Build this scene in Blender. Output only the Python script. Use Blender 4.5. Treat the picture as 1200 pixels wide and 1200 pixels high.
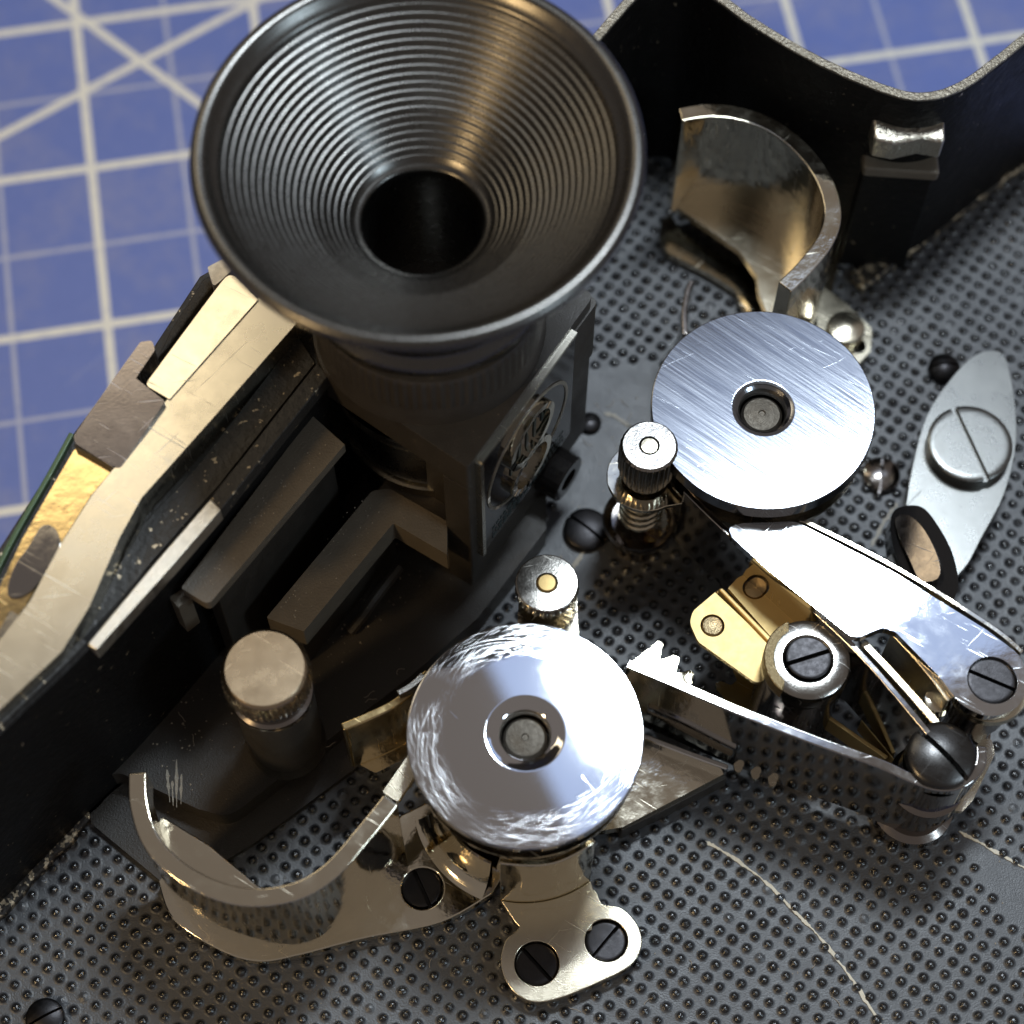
import bpy, bmesh, math, random
import numpy as np
from mathutils import Vector, Matrix

random.seed(7); np.random.seed(7)
R = math.radians
scene = bpy.context.scene
for o in list(bpy.data.objects):
    bpy.data.objects.remove(o, do_unlink=True)
C = scene.collection

# ------------------------------------------------------------------ camera (1 unit = 1 cm)
TILT, DIST, FPX = R(25), 25.0, 2400.0
CAM = Vector((0, -DIST * math.sin(TILT), DIST * math.cos(TILT)))
FWD = Vector((0, math.sin(TILT), -math.cos(TILT)))
UP = Vector((0, math.cos(TILT), math.sin(TILT)))
cd = bpy.data.cameras.new("camera"); cam = bpy.data.objects.new("camera", cd); C.objects.link(cam)
cam.location = CAM; cam.rotation_euler = (TILT, 0, 0)
cd.sensor_width = 36.0; cd.lens = 36.0 * FPX / 1200.0
cd.clip_start = 0.1; cd.clip_end = 2000
cd.dof.use_dof = True; cd.dof.focus_distance = 22.6; cd.dof.aperture_fstop = 0.18
scene.camera = cam

# ------------------------------------------------------------------ light
w = bpy.data.worlds.new("World"); scene.world = w; w.use_nodes = True
bg = w.node_tree.nodes['Background']
bg.inputs['Color'].default_value = (0.29, 0.255, 0.235, 1); bg.inputs['Strength'].default_value = 0.46

def area(name, loc, target, sx, sy, power, col, roll=0, spread=None):
    l = bpy.data.lights.new(name, 'AREA'); l.shape = 'RECTANGLE'; l.size = sx; l.size_y = sy
    l.energy = power; l.color = col
    if spread: l.spread = spread
    o = bpy.data.objects.new(name, l); C.objects.link(o); o.location = loc
    zz = (Vector(loc) - Vector(target)).normalized()
    xx = Vector((math.cos(roll), math.sin(roll), 0)); xx = (xx - zz * xx.dot(zz)).normalized()
    yy = zz.cross(xx)
    o.rotation_euler = Matrix((xx, yy, zz)).transposed().to_euler()
    return o
area("work_lamp", (5.9, 9.7, 33), (1, -0.5, 0), 9.6, 2.6, 6200, (0.82, 0.92, 1.0), R(28))
area("blue_reflection_panel", (7.0, 12.5, 33.3), (1, 0, 0), 17, 11, 380, (0.42, 0.60, 1.0), R(28))  # added dim panel that puts blue tints into the metal reflections
area("window_lamp", (22, -14, 22), (-1, 0, 2), 5, 5, 1500, (0.68, 0.86, 1.0))
area("desk_lamp", (-20, -16, 20), (-1, 0, 2), 3.4, 3.4, 1850, (1.0, 0.70, 0.35))
area("room_lamp", (-14, 17, 30), (-1, 0, 0), 13, 12, 950, (1.0, 0.83, 0.56))

scene.view_settings.view_transform = 'Standard'
scene.view_settings.look = 'None'
scene.view_settings.exposure = 0.43
scene.view_settings.gamma = 1.0

# ------------------------------------------------------------------ helpers
def at(x, y, z):
    """where the sight line of photograph pixel (x, y) meets height z"""
    d = FWD + UP * ((600 - y) / FPX) + Vector((1, 0, 0)) * ((x - 600) / FPX)
    t = (z - CAM.z) / d.z
    p = CAM + d * t
    return Vector((p.x, p.y))

def P(pts, z): return [at(x, y, z) for x, y in pts]

def fillet(pts, r, seg=5):
    """round the corners of a closed outline; r = one radius or one per corner"""
    n = len(pts); out = []
    for i in range(n):
        p = Vector(pts[i]); a = Vector(pts[i - 1]); b = Vector(pts[(i + 1) % n])
        ri = r[i] if isinstance(r, (list, tuple)) else r
        da = (a - p); db = (b - p)
        la, lb = da.length, db.length
        if ri <= 0 or la < 1e-6 or lb < 1e-6: out.append(p); continue
        da /= la; db /= lb
        ang = da.angle(db)
        if ang > 3.05: out.append(p); continue
        t = min(ri / math.tan(ang / 2), la * .48, lb * .48)
        p0 = p + da * t; p1 = p + db * t
        for k in range(seg + 1):
            s = k / seg
            out.append(p0.lerp(p, s).lerp(p.lerp(p1, s), s))
    return out

def spline(pts, n=8, closed=False):
    pts = [Vector(p) for p in pts]; out = []; m = len(pts)
    rng = range(m) if closed else range(m - 1)
    for i in rng:
        if closed: a, b, c, d = pts[i - 1], pts[i], pts[(i + 1) % m], pts[(i + 2) % m]
        else: a, b, c, d = pts[max(i - 1, 0)], pts[i], pts[i + 1], pts[min(i + 2, m - 1)]
        for k in range(n):
            t = k / n
            out.append(0.5 * ((2 * b) + (c - a) * t + (2 * a - 5 * b + 4 * c - d) * t * t + (3 * b - a - 3 * c + d) * t ** 3))
    if not closed: out.append(pts[-1])
    return out

def circ(c, r, n=40, ph=0): return [Vector((c[0] + r * math.cos(ph + 2 * math.pi * k / n), c[1] + r * math.sin(ph + 2 * math.pi * k / n))) for k in range(n)]

def area2(p): return sum(p[i - 1][0] * p[i][1] - p[i][0] * p[i - 1][1] for i in range(len(p)))

def slab(bm, loops, z0, z1):
    """solid plate: loops[0] outline, the rest holes. z0/z1 number or f(x, y)"""
    f0 = z0 if callable(z0) else (lambda x, y: z0)
    f1 = z1 if callable(z1) else (lambda x, y: z1)
    for zf, flip in ((f1, False), (f0, True)):
        es = []
        for lp in loops:
            vs = [bm.verts.new((p[0], p[1], 0)) for p in lp]
            es += [bm.edges.new((vs[i - 1], vs[i])) for i in range(len(vs))]
        g = bmesh.ops.triangle_fill(bm, use_beauty=True, use_dissolve=False, edges=es, normal=(0, 0, -1 if flip else 1))
        for v in {v for e in es for v in e.verts}: v.co.z = zf(v.co.x, v.co.y)
    for k, lp in enumerate(loops):
        pts = lp if area2(lp) > 0 else lp[::-1]
        a = [bm.verts.new((p[0], p[1], f0(p[0], p[1]))) for p in pts]
        b = [bm.verts.new((p[0], p[1], f1(p[0], p[1]))) for p in pts]
        for i in range(len(pts)):
            q = (a[i - 1], a[i], b[i], b[i - 1])
            bm.faces.new(q if k == 0 else q[::-1])

def offs(path, d):
    out = []; n = len(path)
    for i in range(n):
        a = path[max(i - 1, 0)]; b = path[min(i + 1, n - 1)]
        t = (b - a).normalized()
        out.append(path[i] + Vector((-t.y, t.x)) * d)
    return out

def band(bm, path, th, zb, zt, side=0.5):
    """a sheet on edge along path (open). side: share of thickness to the left"""
    L = offs(path, th * side); Rr = offs(path, -th * (1 - side)); n = len(path)
    gb = zb if callable(zb) else (lambda s: zb)
    gt = zt if callable(zt) else (lambda s: zt)
    ring = []
    for i in range(n):
        s = i / (n - 1)
        ring.append([bm.verts.new((L[i].x, L[i].y, gb(s))), bm.verts.new((Rr[i].x, Rr[i].y, gb(s))),
                     bm.verts.new((Rr[i].x, Rr[i].y, gt(s))), bm.verts.new((L[i].x, L[i].y, gt(s)))])
    for i in range(n - 1):
        for k in range(4):
            bm.faces.new((ring[i][k], ring[i][(k + 1) % 4], ring[i + 1][(k + 1) % 4], ring[i + 1][k]))
    bm.faces.new(ring[0][::-1]); bm.faces.new(ring[-1])

def lathe(bm, c, prof, n=64, knurl=None, cap=True):
    """prof: list of (r, z), bottom to top or any order; knurl=(count, depth, z0, z1)"""
    rings = []
    for r, z in prof:
        if r < 1e-6: rings.append([bm.verts.new((c[0], c[1], z))]); continue
        vs = []
        for k in range(n):
            a = 2 * math.pi * k / n; rr = r
            if knurl and knurl[2] <= z <= knurl[3]:
                rr = r - knurl[1] * (0.5 + 0.5 * math.copysign(abs(math.cos(knurl[0] * a)) ** 0.6, math.cos(knurl[0] * a)))
            vs.append(bm.verts.new((c[0] + rr * math.cos(a), c[1] + rr * math.sin(a), z)))
        rings.append(vs)
    for A, B in zip(rings, rings[1:]):
        if len(A) == 1 and len(B) == 1: continue
        for k in range(n):
            k2 = (k + 1) % n
            if len(A) == 1: bm.faces.new((A[0], B[k2], B[k]))
            elif len(B) == 1: bm.faces.new((A[k], A[k2], B[0]))
            else: bm.faces.new((A[k], A[k2], B[k2], B[k]))

def tube(bm, pts, r, n=8):
    rings = []; m = len(pts)
    for i, p in enumerate(pts):
        t = (Vector(pts[min(i + 1, m - 1)]) - Vector(pts[max(i - 1, 0)])).normalized()
        u = t.cross(Vector((0, 0, 1)));
        if u.length < 1e-3: u = Vector((1, 0, 0))
        u.normalize(); v = u.cross(t)
        rings.append([bm.verts.new(Vector(p) + u * (r * math.cos(2 * math.pi * k / n)) + v * (r * math.sin(2 * math.pi * k / n))) for k in range(n)])
    for A, B in zip(rings, rings[1:]):
        for k in range(n): bm.faces.new((A[k], A[(k + 1) % n], B[(k + 1) % n], B[k]))
    bm.faces.new(rings[0][::-1]); bm.faces.new(rings[-1])

def screw_head(bm, c, z, r, ang, h=0.12, dome=0.0, slot=0.2, skirt=0.1):
    """slotted head whose rim top is at z; slot floor at z - h"""
    ca, sa = math.cos(ang), math.sin(ang)
    def W(u, v, zz): return bm.verts.new((c[0] + u * ca - v * sa, c[1] + u * sa + v * ca, zz))
    wv = r * slot / 2; NU, NV = 10, 14
    def top(u, v):
        q = min(1, (u * u + v * v) / (r * r)); e = 0.04 * r * max(0, (q - .8) / .2) ** 2
        return z + dome * (1 - q) - e
    for sgn in (1, -1):
        g = []
        for i in range(NU + 1):
            f = i / NU; u = wv + (r * 0.9999 - wv) * math.sin(f * math.pi / 2); hv = math.sqrt(max(0, r * r - u * u))
            g.append([(sgn * u, hv * math.sin((j / NV - .5) * math.pi)) for j in range(NV + 1)])
        V = [[W(u, v, top(u, v)) for u, v in row] for row in g]
        for i in range(NU):
            for j in range(NV):
                q = (V[i][j], V[i + 1][j], V[i + 1][j + 1], V[i][j + 1])
                bm.faces.new(q if sgn > 0 else q[::-1])
        lo = [W(g[0][j][0], g[0][j][1], z - h) for j in range(NV + 1)]
        for j in range(NV):
            q = (lo[j], V[0][j], V[0][j + 1], lo[j + 1]); bm.faces.new(q if sgn > 0 else q[::-1])
        edge = [(V[i][0], g[i][0]) for i in range(NU + 1)] + [(V[NU][j], g[NU][j]) for j in range(1, NV)] + [(V[i][NV], g[i][NV]) for i in range(NU, -1, -1)]
        lowr = [W(p[0], p[1], z - h) for _, p in edge]
        for i in range(len(edge) - 1):
            q = (lowr[i], lowr[i + 1], edge[i + 1][0], edge[i][0]); bm.faces.new(q if sgn > 0 else q[::-1])
    lathe(bm, c, [(r, z - h - skirt), (r, z - h), (0, z - h)], 40)

def obj(name, bm, m, parent=None, bevel=0, seg=2, sharp=35, recalc=True):
    bmesh.ops.remove_doubles(bm, verts=bm.verts, dist=1e-5)
    if recalc: bmesh.ops.recalc_face_normals(bm, faces=bm.faces)
    root = parent
    off = Vector((0, 0, 0))
    while root is not None: off += root.location; root = root.parent
    if off.length: bmesh.ops.translate(bm, verts=bm.verts, vec=-off)
    me = bpy.data.meshes.new(name); bm.to_mesh(me); bm.free()
    for p in me.polygons: p.use_smooth = True
    me.set_sharp_from_angle(angle=R(sharp))
    me.materials.append(m)
    o = bpy.data.objects.new(name, me); C.objects.link(o)
    if parent: o.parent = parent
    if bevel:
        b = o.modifiers.new("edge", 'BEVEL'); b.width = bevel; b.segments = seg; b.limit_method = 'ANGLE'; b.angle_limit = R(40); b.harden_normals = True
    else:
        wn = o.modifiers.new('normals', 'WEIGHTED_NORMAL'); wn.keep_sharp = True; wn.weight = 80
    return o

def NB(): return bmesh.new()

def tag(o, label=None, cat=None, group=None, kind=None):
    if label: o['label'] = label
    if cat: o['category'] = cat
    if group: o['group'] = group
    if kind: o['kind'] = kind
    return o

def thing(name, label, cat, loc, group=None):
    o = bpy.data.objects.new(name, None); C.objects.link(o); o.location = loc; o.empty_display_size = .3
    return tag(o, label, cat, group)

# ------------------------------------------------------------------ materials
def newmat(name):
    m = bpy.data.materials.new(name); m.use_nodes = True
    nt = m.node_tree; return m, nt, nt.nodes['Principled BSDF']

def N(nt, t, **kw):
    n = nt.nodes.new(t)
    for k, v in kw.items():
        if k in n.inputs: n.inputs[k].default_value = v
        else: setattr(n, k, v)
    return n

def ramp(nt, src, a, b, ca=(0, 0, 0, 1), cb=(1, 1, 1, 1)):
    r = nt.nodes.new('ShaderNodeValToRGB'); r.color_ramp.elements[0].position = a; r.color_ramp.elements[1].position = b
    r.color_ramp.elements[0].color = ca; r.color_ramp.elements[1].color = cb
    nt.links.new(src, r.inputs[0]); return r.outputs[0]

def metal(name, col, rough, rvar=0.1, nscale=6, bump=0.02, bscale=40, metallic=1.0, tint=None, dust=0.0, scr=0.0):
    m, nt, b = newmat(name)
    b.inputs['Metallic'].default_value = metallic
    tc = N(nt, 'ShaderNodeTexCoord'); L = nt.links.new
    n1 = N(nt, 'ShaderNodeTexNoise', Scale=nscale, Detail=6.0, Roughness=.65); L(tc.outputs['Object'], n1.inputs['Vector'])
    mr = N(nt, 'ShaderNodeMapRange'); L(n1.outputs['Fac'], mr.inputs['Value'])
    mr.inputs[1].default_value = .3; mr.inputs[2].default_value = .75; mr.inputs[3].default_value = max(.02, rough - rvar * .4); mr.inputs[4].default_value = rough + rvar
    rough_out = mr.outputs[0]; scr_out = None
    if scr:
        for a_, sx_, sy_, lo_ in ((-32, 1.0, 30, .66), (48, .8, 26, .69), (8, 1.3, 34, .69)):
            mp = N(nt, 'ShaderNodeMapping'); mp.vector_type = 'TEXTURE'; mp.inputs['Rotation'].default_value = (0, 0, R(a_)); mp.inputs['Scale'].default_value = (1 / sx_, 1 / sy_, 1)
            L(tc.outputs['Object'], mp.inputs['Vector'])
            ns = N(nt, 'ShaderNodeTexNoise', Scale=1.0, Detail=3.0, Roughness=.6); L(mp.outputs[0], ns.inputs['Vector'])
            o_ = ramp(nt, ns.outputs['Fac'], lo_, lo_ + .04)
            if scr_out is None: scr_out = o_
            else:
                mxx = N(nt, 'ShaderNodeMath', operation='MAXIMUM'); L(scr_out, mxx.inputs[0]); L(o_, mxx.inputs[1]); scr_out = mxx.outputs[0]
        ml = N(nt, 'ShaderNodeMath', operation='MULTIPLY_ADD'); L(scr_out, ml.inputs[0]); ml.inputs[1].default_value = scr; L(rough_out, ml.inputs[2]); rough_out = ml.outputs[0]
        dn = N(nt, 'ShaderNodeTexNoise', Scale=1.7, Detail=5.0, Roughness=.7); L(tc.outputs['Object'], dn.inputs['Vector'])
        sm = N(nt, 'ShaderNodeMath', operation='MULTIPLY_ADD'); L(ramp(nt, dn.outputs['Fac'], .48, .66), sm.inputs[0]); sm.inputs[1].default_value = scr * .22; L(rough_out, sm.inputs[2]); rough_out = sm.outputs[0]
    L(rough_out, b.inputs['Roughness'])
    mix = N(nt, 'ShaderNodeMix', data_type='RGBA'); L(n1.outputs['Fac'], mix.inputs['Factor'])
    mix.inputs[6].default_value = (*col, 1); mix.inputs[7].default_value = (*(tint or [c * .82 for c in col]), 1)
    colout = mix.outputs[2]
    if dust:
        n3 = N(nt, 'ShaderNodeTexNoise', Scale=28.0, Detail=3.0); L(tc.outputs['Object'], n3.inputs['Vector'])
        d = ramp(nt, n3.outputs['Fac'], .68, .74)
        mx = N(nt, 'ShaderNodeMix', data_type='RGBA'); mm = N(nt, 'ShaderNodeMath', operation='MULTIPLY'); L(d, mm.inputs[0]); mm.inputs[1].default_value = dust
        L(mm.outputs[0], mx.inputs['Factor']); L(colout, mx.inputs[6]); mx.inputs[7].default_value = (.16, .12, .08, 1)
        colout = mx.outputs[2]
    L(colout, b.inputs['Base Color'])
    n2 = N(nt, 'ShaderNodeTexNoise', Scale=bscale, Detail=4.0); L(tc.outputs['Object'], n2.inputs['Vector'])
    bp = N(nt, 'ShaderNodeBump', Strength=bump, Distance=.05); L(n2.outputs['Fac'], bp.inputs['Height']); L(bp.outputs[0], b.inputs['Normal'])
    return m

M = {}
M['nickel'] = metal('polished_nickel', (.83, .755, .60), .07, .06, 5, .10, 4, scr=0.25)
M['nickel_satin'] = metal('satin_nickel', (.76, .685, .53), .18, .05, 8, .05, 60, scr=0.2)
M['mirror'] = metal('mirror_chrome', (.80, .80, .80), .035, .04, 4, .006, 14, scr=0.25)
M['dark_mirror'] = metal('dark_mirror_steel', (.46, .44, .42), .05, .05, 4, .006, 14, scr=0.2)
M['chrome_worn'] = metal('worn_chrome', (.38, .36, .33), .16, .08, 9, .05, 50, scr=0.3)
M['flange'] = metal('brushed_flange', (.80, .76, .65), .24, .04, 4, .004, 50, scr=0.2)
M['alu'] = metal('bare_aluminium', (.70, .66, .58), .35, .2, 14, .15, 60)
M['brass'] = metal('brass', (.66, .48, .21), .52, .05, 9, .03, 50, tint=(.64, .48, .22))
M['rivet'] = metal('dull_rivet', (.55, .42, .24), .35, .2, 30, .2, 60)
M['axle'] = metal('dull_axle_end', (.13, .115, .095), .45, .2, 20, .2, 60)
M['blued'] = metal('blued_steel', (.045, .043, .045), .38, .12, 14, .05, 60)
M['dark_steel'] = metal('dark_polished_steel', (.30, .27, .25), .14, .1, 8, .01, 30, scr=0.2)
M['cup_black'] = metal('black_anodised', (.16, .155, .15), .27, .12, 10, .03, 80, dust=.25)
M['cup'] = metal('lacquered_black_funnel', (.135, .13, .122), .27, .06, 10, .02, 80, dust=.2)
M['gloss_black'] = metal('glossy_black_enamel', (.012, .011, .011), .10, .05, 6, .004, 20, metallic=0)
M['knob'] = metal('tan_lacquered_brass', (.44, .34, .225), .25, .04, 5, .02, 60, tint=(.40, .31, .21), scr=0.25)
M['latch'] = metal('dull_chrome', (.46, .42, .41), .18, .05, 5, .02, 40, scr=0.25)
M['rim'] = metal('chipped_bare_rim', (.42, .38, .31), .42, .2, 22, .5, 30, tint=(.16, .14, .11))
M['lever'] = metal('dull_grey_lever', (.20, .20, .19), .27, .05, 6, .04, 60, scr=0.2)
M['grime'] = metal('grimy_metal', (.35, .27, .15), .4, .3, 25, .4, 40)

def paint(name, col, rough, speck=.0, chips=0.0, bump=.25, bscale=55, spec=.5):
    m, nt, b = newmat(name); L = nt.links.new
    tc = N(nt, 'ShaderNodeTexCoord')
    n1 = N(nt, 'ShaderNodeTexNoise', Scale=3.0, Detail=8.0, Roughness=.7); L(tc.outputs['Object'], n1.inputs['Vector'])
    mix = N(nt, 'ShaderNodeMix', data_type='RGBA'); L(n1.outputs['Fac'], mix.inputs['Factor'])
    mix.inputs[6].default_value = (*[c * .75 for c in col], 1); mix.inputs[7].default_value = (*[c * 1.35 for c in col], 1)
    out = mix.outputs[2]; metal_in = None
    if speck:
        v = N(nt, 'ShaderNodeTexVoronoi', Scale=13.0); L(tc.outputs['Object'], v.inputs['Vector'])
        f = ramp(nt, v.outputs['Distance'], .05, .10, (1, 1, 1, 1), (0, 0, 0, 1))
        n4 = N(nt, 'ShaderNodeTexNoise', Scale=6.0); L(tc.outputs['Object'], n4.inputs['Vector'])
        g = ramp(nt, n4.outputs['Fac'], .52, .60)
        mm = N(nt, 'ShaderNodeMath', operation='MULTIPLY'); L(f, mm.inputs[0]); L(g, mm.inputs[1])
        m2 = N(nt, 'ShaderNodeMath', operation='MULTIPLY'); L(mm.outputs[0], m2.inputs[0]); m2.inputs[1].default_value = speck
        mx = N(nt, 'ShaderNodeMix', data_type='RGBA'); L(m2.outputs[0], mx.inputs['Factor']); L(out, mx.inputs[6]); mx.inputs[7].default_value = (.30, .24, .17, 1)
        out = mx.outputs[2]
    if chips:
        n5 = N(nt, 'ShaderNodeTexNoise', Scale=11.0, Detail=5.0, Roughness=.6); L(tc.outputs['Object'], n5.inputs['Vector'])
        ch = ramp(nt, n5.outputs['Fac'], 1 - chips, 1 - chips + .02)
        mx = N(nt, 'ShaderNodeMix', data_type='RGBA'); L(ch, mx.inputs['Factor']); L(out, mx.inputs[6]); mx.inputs[7].default_value = (.55, .46, .33, 1)
        out = mx.outputs[2]; L(ch, b.inputs['Metallic'])
    L(out, b.inputs['Base Color'])
    mr = N(nt, 'ShaderNodeMapRange'); L(n1.outputs['Fac'], mr.inputs['Value'])
    mr.inputs[1].default_value = .3; mr.inputs[2].default_value = .7; mr.inputs[3].default_value = rough - .06; mr.inputs[4].default_value = rough + .12
    L(mr.outputs[0], b.inputs['Roughness'])
    b.inputs['Specular IOR Level'].default_value = spec
    n2 = N(nt, 'ShaderNodeTexNoise', Scale=bscale, Detail=5.0); L(tc.outputs['Object'], n2.inputs['Vector'])
    bp = N(nt, 'ShaderNodeBump', Strength=bump, Distance=.02); L(n2.outputs['Fac'], bp.inputs['Height']); L(bp.outputs[0], b.inputs['Normal'])
    return m
M['floor'] = paint('dimpled_black_paint', (.044, .046, .051), .41, speck=.5, bump=.35, spec=.9)
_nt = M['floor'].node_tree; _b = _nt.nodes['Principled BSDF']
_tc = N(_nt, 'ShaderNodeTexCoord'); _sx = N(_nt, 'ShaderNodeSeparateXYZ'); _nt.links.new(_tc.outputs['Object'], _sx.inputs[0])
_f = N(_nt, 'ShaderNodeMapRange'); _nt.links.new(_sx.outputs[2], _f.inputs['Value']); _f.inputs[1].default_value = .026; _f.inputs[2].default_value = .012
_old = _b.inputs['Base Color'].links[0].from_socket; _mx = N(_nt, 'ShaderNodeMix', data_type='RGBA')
_nt.links.new(_f.outputs[0], _mx.inputs['Factor']); _mx.inputs[6].default_value = (.012, .012, .013, 1); _nt.links.new(_old, _mx.inputs[7]); _nt.links.new(_mx.outputs[2], _b.inputs['Base Color'])  # bumps coloured blacker than the flats, standing in for their dark reflections
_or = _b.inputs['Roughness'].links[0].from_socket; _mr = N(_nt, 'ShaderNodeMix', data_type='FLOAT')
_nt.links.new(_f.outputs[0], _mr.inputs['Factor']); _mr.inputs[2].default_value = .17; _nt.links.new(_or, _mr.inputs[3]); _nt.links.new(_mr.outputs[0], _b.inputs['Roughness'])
M['black'] = paint('satin_black_paint', (.034, .029, .024), .44, speck=.8, bump=.35)
M['bracket'] = paint('matt_black_bracket', (.12, .099, .074), .46, speck=.8, bump=.4, bscale=40)
M['wall'] = paint('wall_black_paint', (.008, .008, .009), .55, chips=.40, bump=.8, bscale=18, spec=.3)
M['wall_clean'] = paint('inner_black_paint', (.007, .0065, .0065), .45, speck=.25, chips=.31, bump=.9, bscale=9, spec=.14)
M['chipped'] = paint('chipped_black_edge', (.02, .018, .016), .5, chips=.36, bump=.8, bscale=16)
M['leather'] = paint('black_leather', (.03, .028, .025), .5, bump=1.0, bscale=30)
M['sheet'] = paint('smooth_grey_black_sheet', (.03, .046, .048), .40, speck=.4, bump=.25, bscale=20)
M['score'] = paint('scored_bare_metal', (.62, .57, .46), .5, bump=1.0, bscale=40)
M['foot'] = paint('chipped_wall_foot', (.02, .016, .013), .5, chips=.47, bump=1.2, bscale=14)
M['clip'] = metal('scuffed_clip', (.72, .66, .55), .30, .15, 18, .35, 24)
M['gilt'] = metal('gilt_plate', (.80, .62, .32), .12, .1, 3, .05, 8, scr=0.2)
M['dust'] = paint('dust_and_lint', (.34, .29, .23), .7, bump=.1)
M['screw_head'] = metal('worn_blued_screw', (.09, .087, .085), .26, .08, 12, .04, 50, scr=.25)
M['wear'] = paint('rubbed_bare_spot', (.30, .27, .22), .4, bump=.6, bscale=40)
M['green'] = metal('green_edge', (.05, .10, .05), .3, .1, 10, .05, 40, metallic=.2)

def disc_mat(name, kind, col):
    m, nt, b = newmat(name); L = nt.links.new
    b.inputs['Metallic'].default_value = 1; b.inputs['Base Color'].default_value = (*col, 1)
    tc = N(nt, 'ShaderNodeTexCoord')
    def math_(op, a, bb=None):
        n = N(nt, 'ShaderNodeMath', operation=op)
        for i, s in enumerate((a, bb)):
            if s is None: continue
            if hasattr(s, 'is_output'): L(s, n.inputs[i])
            else: n.inputs[i].default_value = s
        return n.outputs[0]
    def streaks(rot, sc, stretch, lo, hi):
        mp = N(nt, 'ShaderNodeMapping'); mp.inputs['Rotation'].default_value = (0, 0, rot); mp.inputs['Scale'].default_value = (stretch, sc, 1)
        L(tc.outputs['Object'], mp.inputs['Vector'])
        # straight scratches: rotate first, then stretch
        mp.vector_type = 'TEXTURE'; mp.inputs['Scale'].default_value = (1 / stretch, 1 / sc, 1)
        n = N(nt, 'ShaderNodeTexNoise', Scale=1.0, Detail=4.0, Roughness=.6); L(mp.outputs[0], n.inputs['Vector'])
        return ramp(nt, n.outputs['Fac'], lo, hi)
    if kind == 'brushed':
        a = streaks(R(-38), 46, 1.1, .3, .75)
        s2 = streaks(R(-30), 28, .8, .66, .70)
        s3 = streaks(R(25), 26, 1.2, .69, .72)
        h = math_('ADD', math_('MULTIPLY', a, .5), math_('ADD', s2, s3))
        bp = N(nt, 'ShaderNodeBump', Strength=.06, Distance=.02); L(h, bp.inputs['Height']); L(bp.outputs[0], b.inputs['Normal'])
        mr = N(nt, 'ShaderNodeMapRange'); L(a, mr.inputs['Value']); mr.inputs[3].default_value = .11; mr.inputs[4].default_value = .20
        L(mr.outputs[0], b.inputs['Roughness'])
    else:
        sx = N(nt, 'ShaderNodeSeparateXYZ'); L(tc.outputs['Object'], sx.inputs[0])
        rr = math_('SQRT', math_('ADD', math_('MULTIPLY', sx.outputs[0], sx.outputs[0]), math_('MULTIPLY', sx.outputs[1], sx.outputs[1])))
        an = math_('ARCTAN2', sx.outputs[1], sx.outputs[0])
        def polar(k, ra, sc, lo, hi):
            cb = N(nt, 'ShaderNodeCombineXYZ')
            L(math_('ADD', math_('MULTIPLY', an, sc), math_('MULTIPLY', rr, k)), cb.inputs[0]); L(math_('ADD', math_('MULTIPLY', rr, ra), math_('MULTIPLY', an, k)), cb.inputs[1])
            n = N(nt, 'ShaderNodeTexNoise', Scale=1.0, Detail=3.0, Roughness=.6); L(cb.outputs[0], n.inputs['Vector'])
            return ramp(nt, n.outputs['Fac'], lo, hi)
        edge = N(nt, 'ShaderNodeMapRange'); edge.interpolation_type = 'SMOOTHSTEP'; L(rr, edge.inputs['Value']); edge.inputs[1].default_value = .82; edge.inputs[2].default_value = .98
        wob = N(nt, 'ShaderNodeTexNoise', Scale=1.6, Detail=2.0); L(tc.outputs['Object'], wob.inputs['Vector'])
        ed = math_('MULTIPLY', edge.outputs[0], ramp(nt, wob.outputs['Fac'], .30, .55))
        p1 = polar(17, 74, .9, .575, .605); p2 = polar(-12, 62, 1.3, .59, .62)
        sc = math_('MULTIPLY', math_('ADD', p1, p2), ed)
        fs = streaks(R(-50), 30, 1.4, .70, .74); fs2 = streaks(R(15), 30, 1.8, .72, .76)
        fine = math_('ADD', fs, fs2)
        h = math_('ADD', sc, math_('MULTIPLY', fine, .5))
        bp = N(nt, 'ShaderNodeBump', Strength=.03, Distance=.02); L(h, bp.inputs['Height']); L(bp.outputs[0], b.inputs['Normal'])
        ro = math_('ADD', math_('MULTIPLY', ed, .02), math_('ADD', math_('MULTIPLY', sc, .11), .035))
        L(ro, b.inputs['Roughness'])
    return m
M['disc_polished'] = disc_mat('scratched_polished_steel', 'polished', (.72, .72, .73))
M['disc_brushed'] = disc_mat('brushed_steel', 'brushed', (.27, .28, .305))

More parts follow.
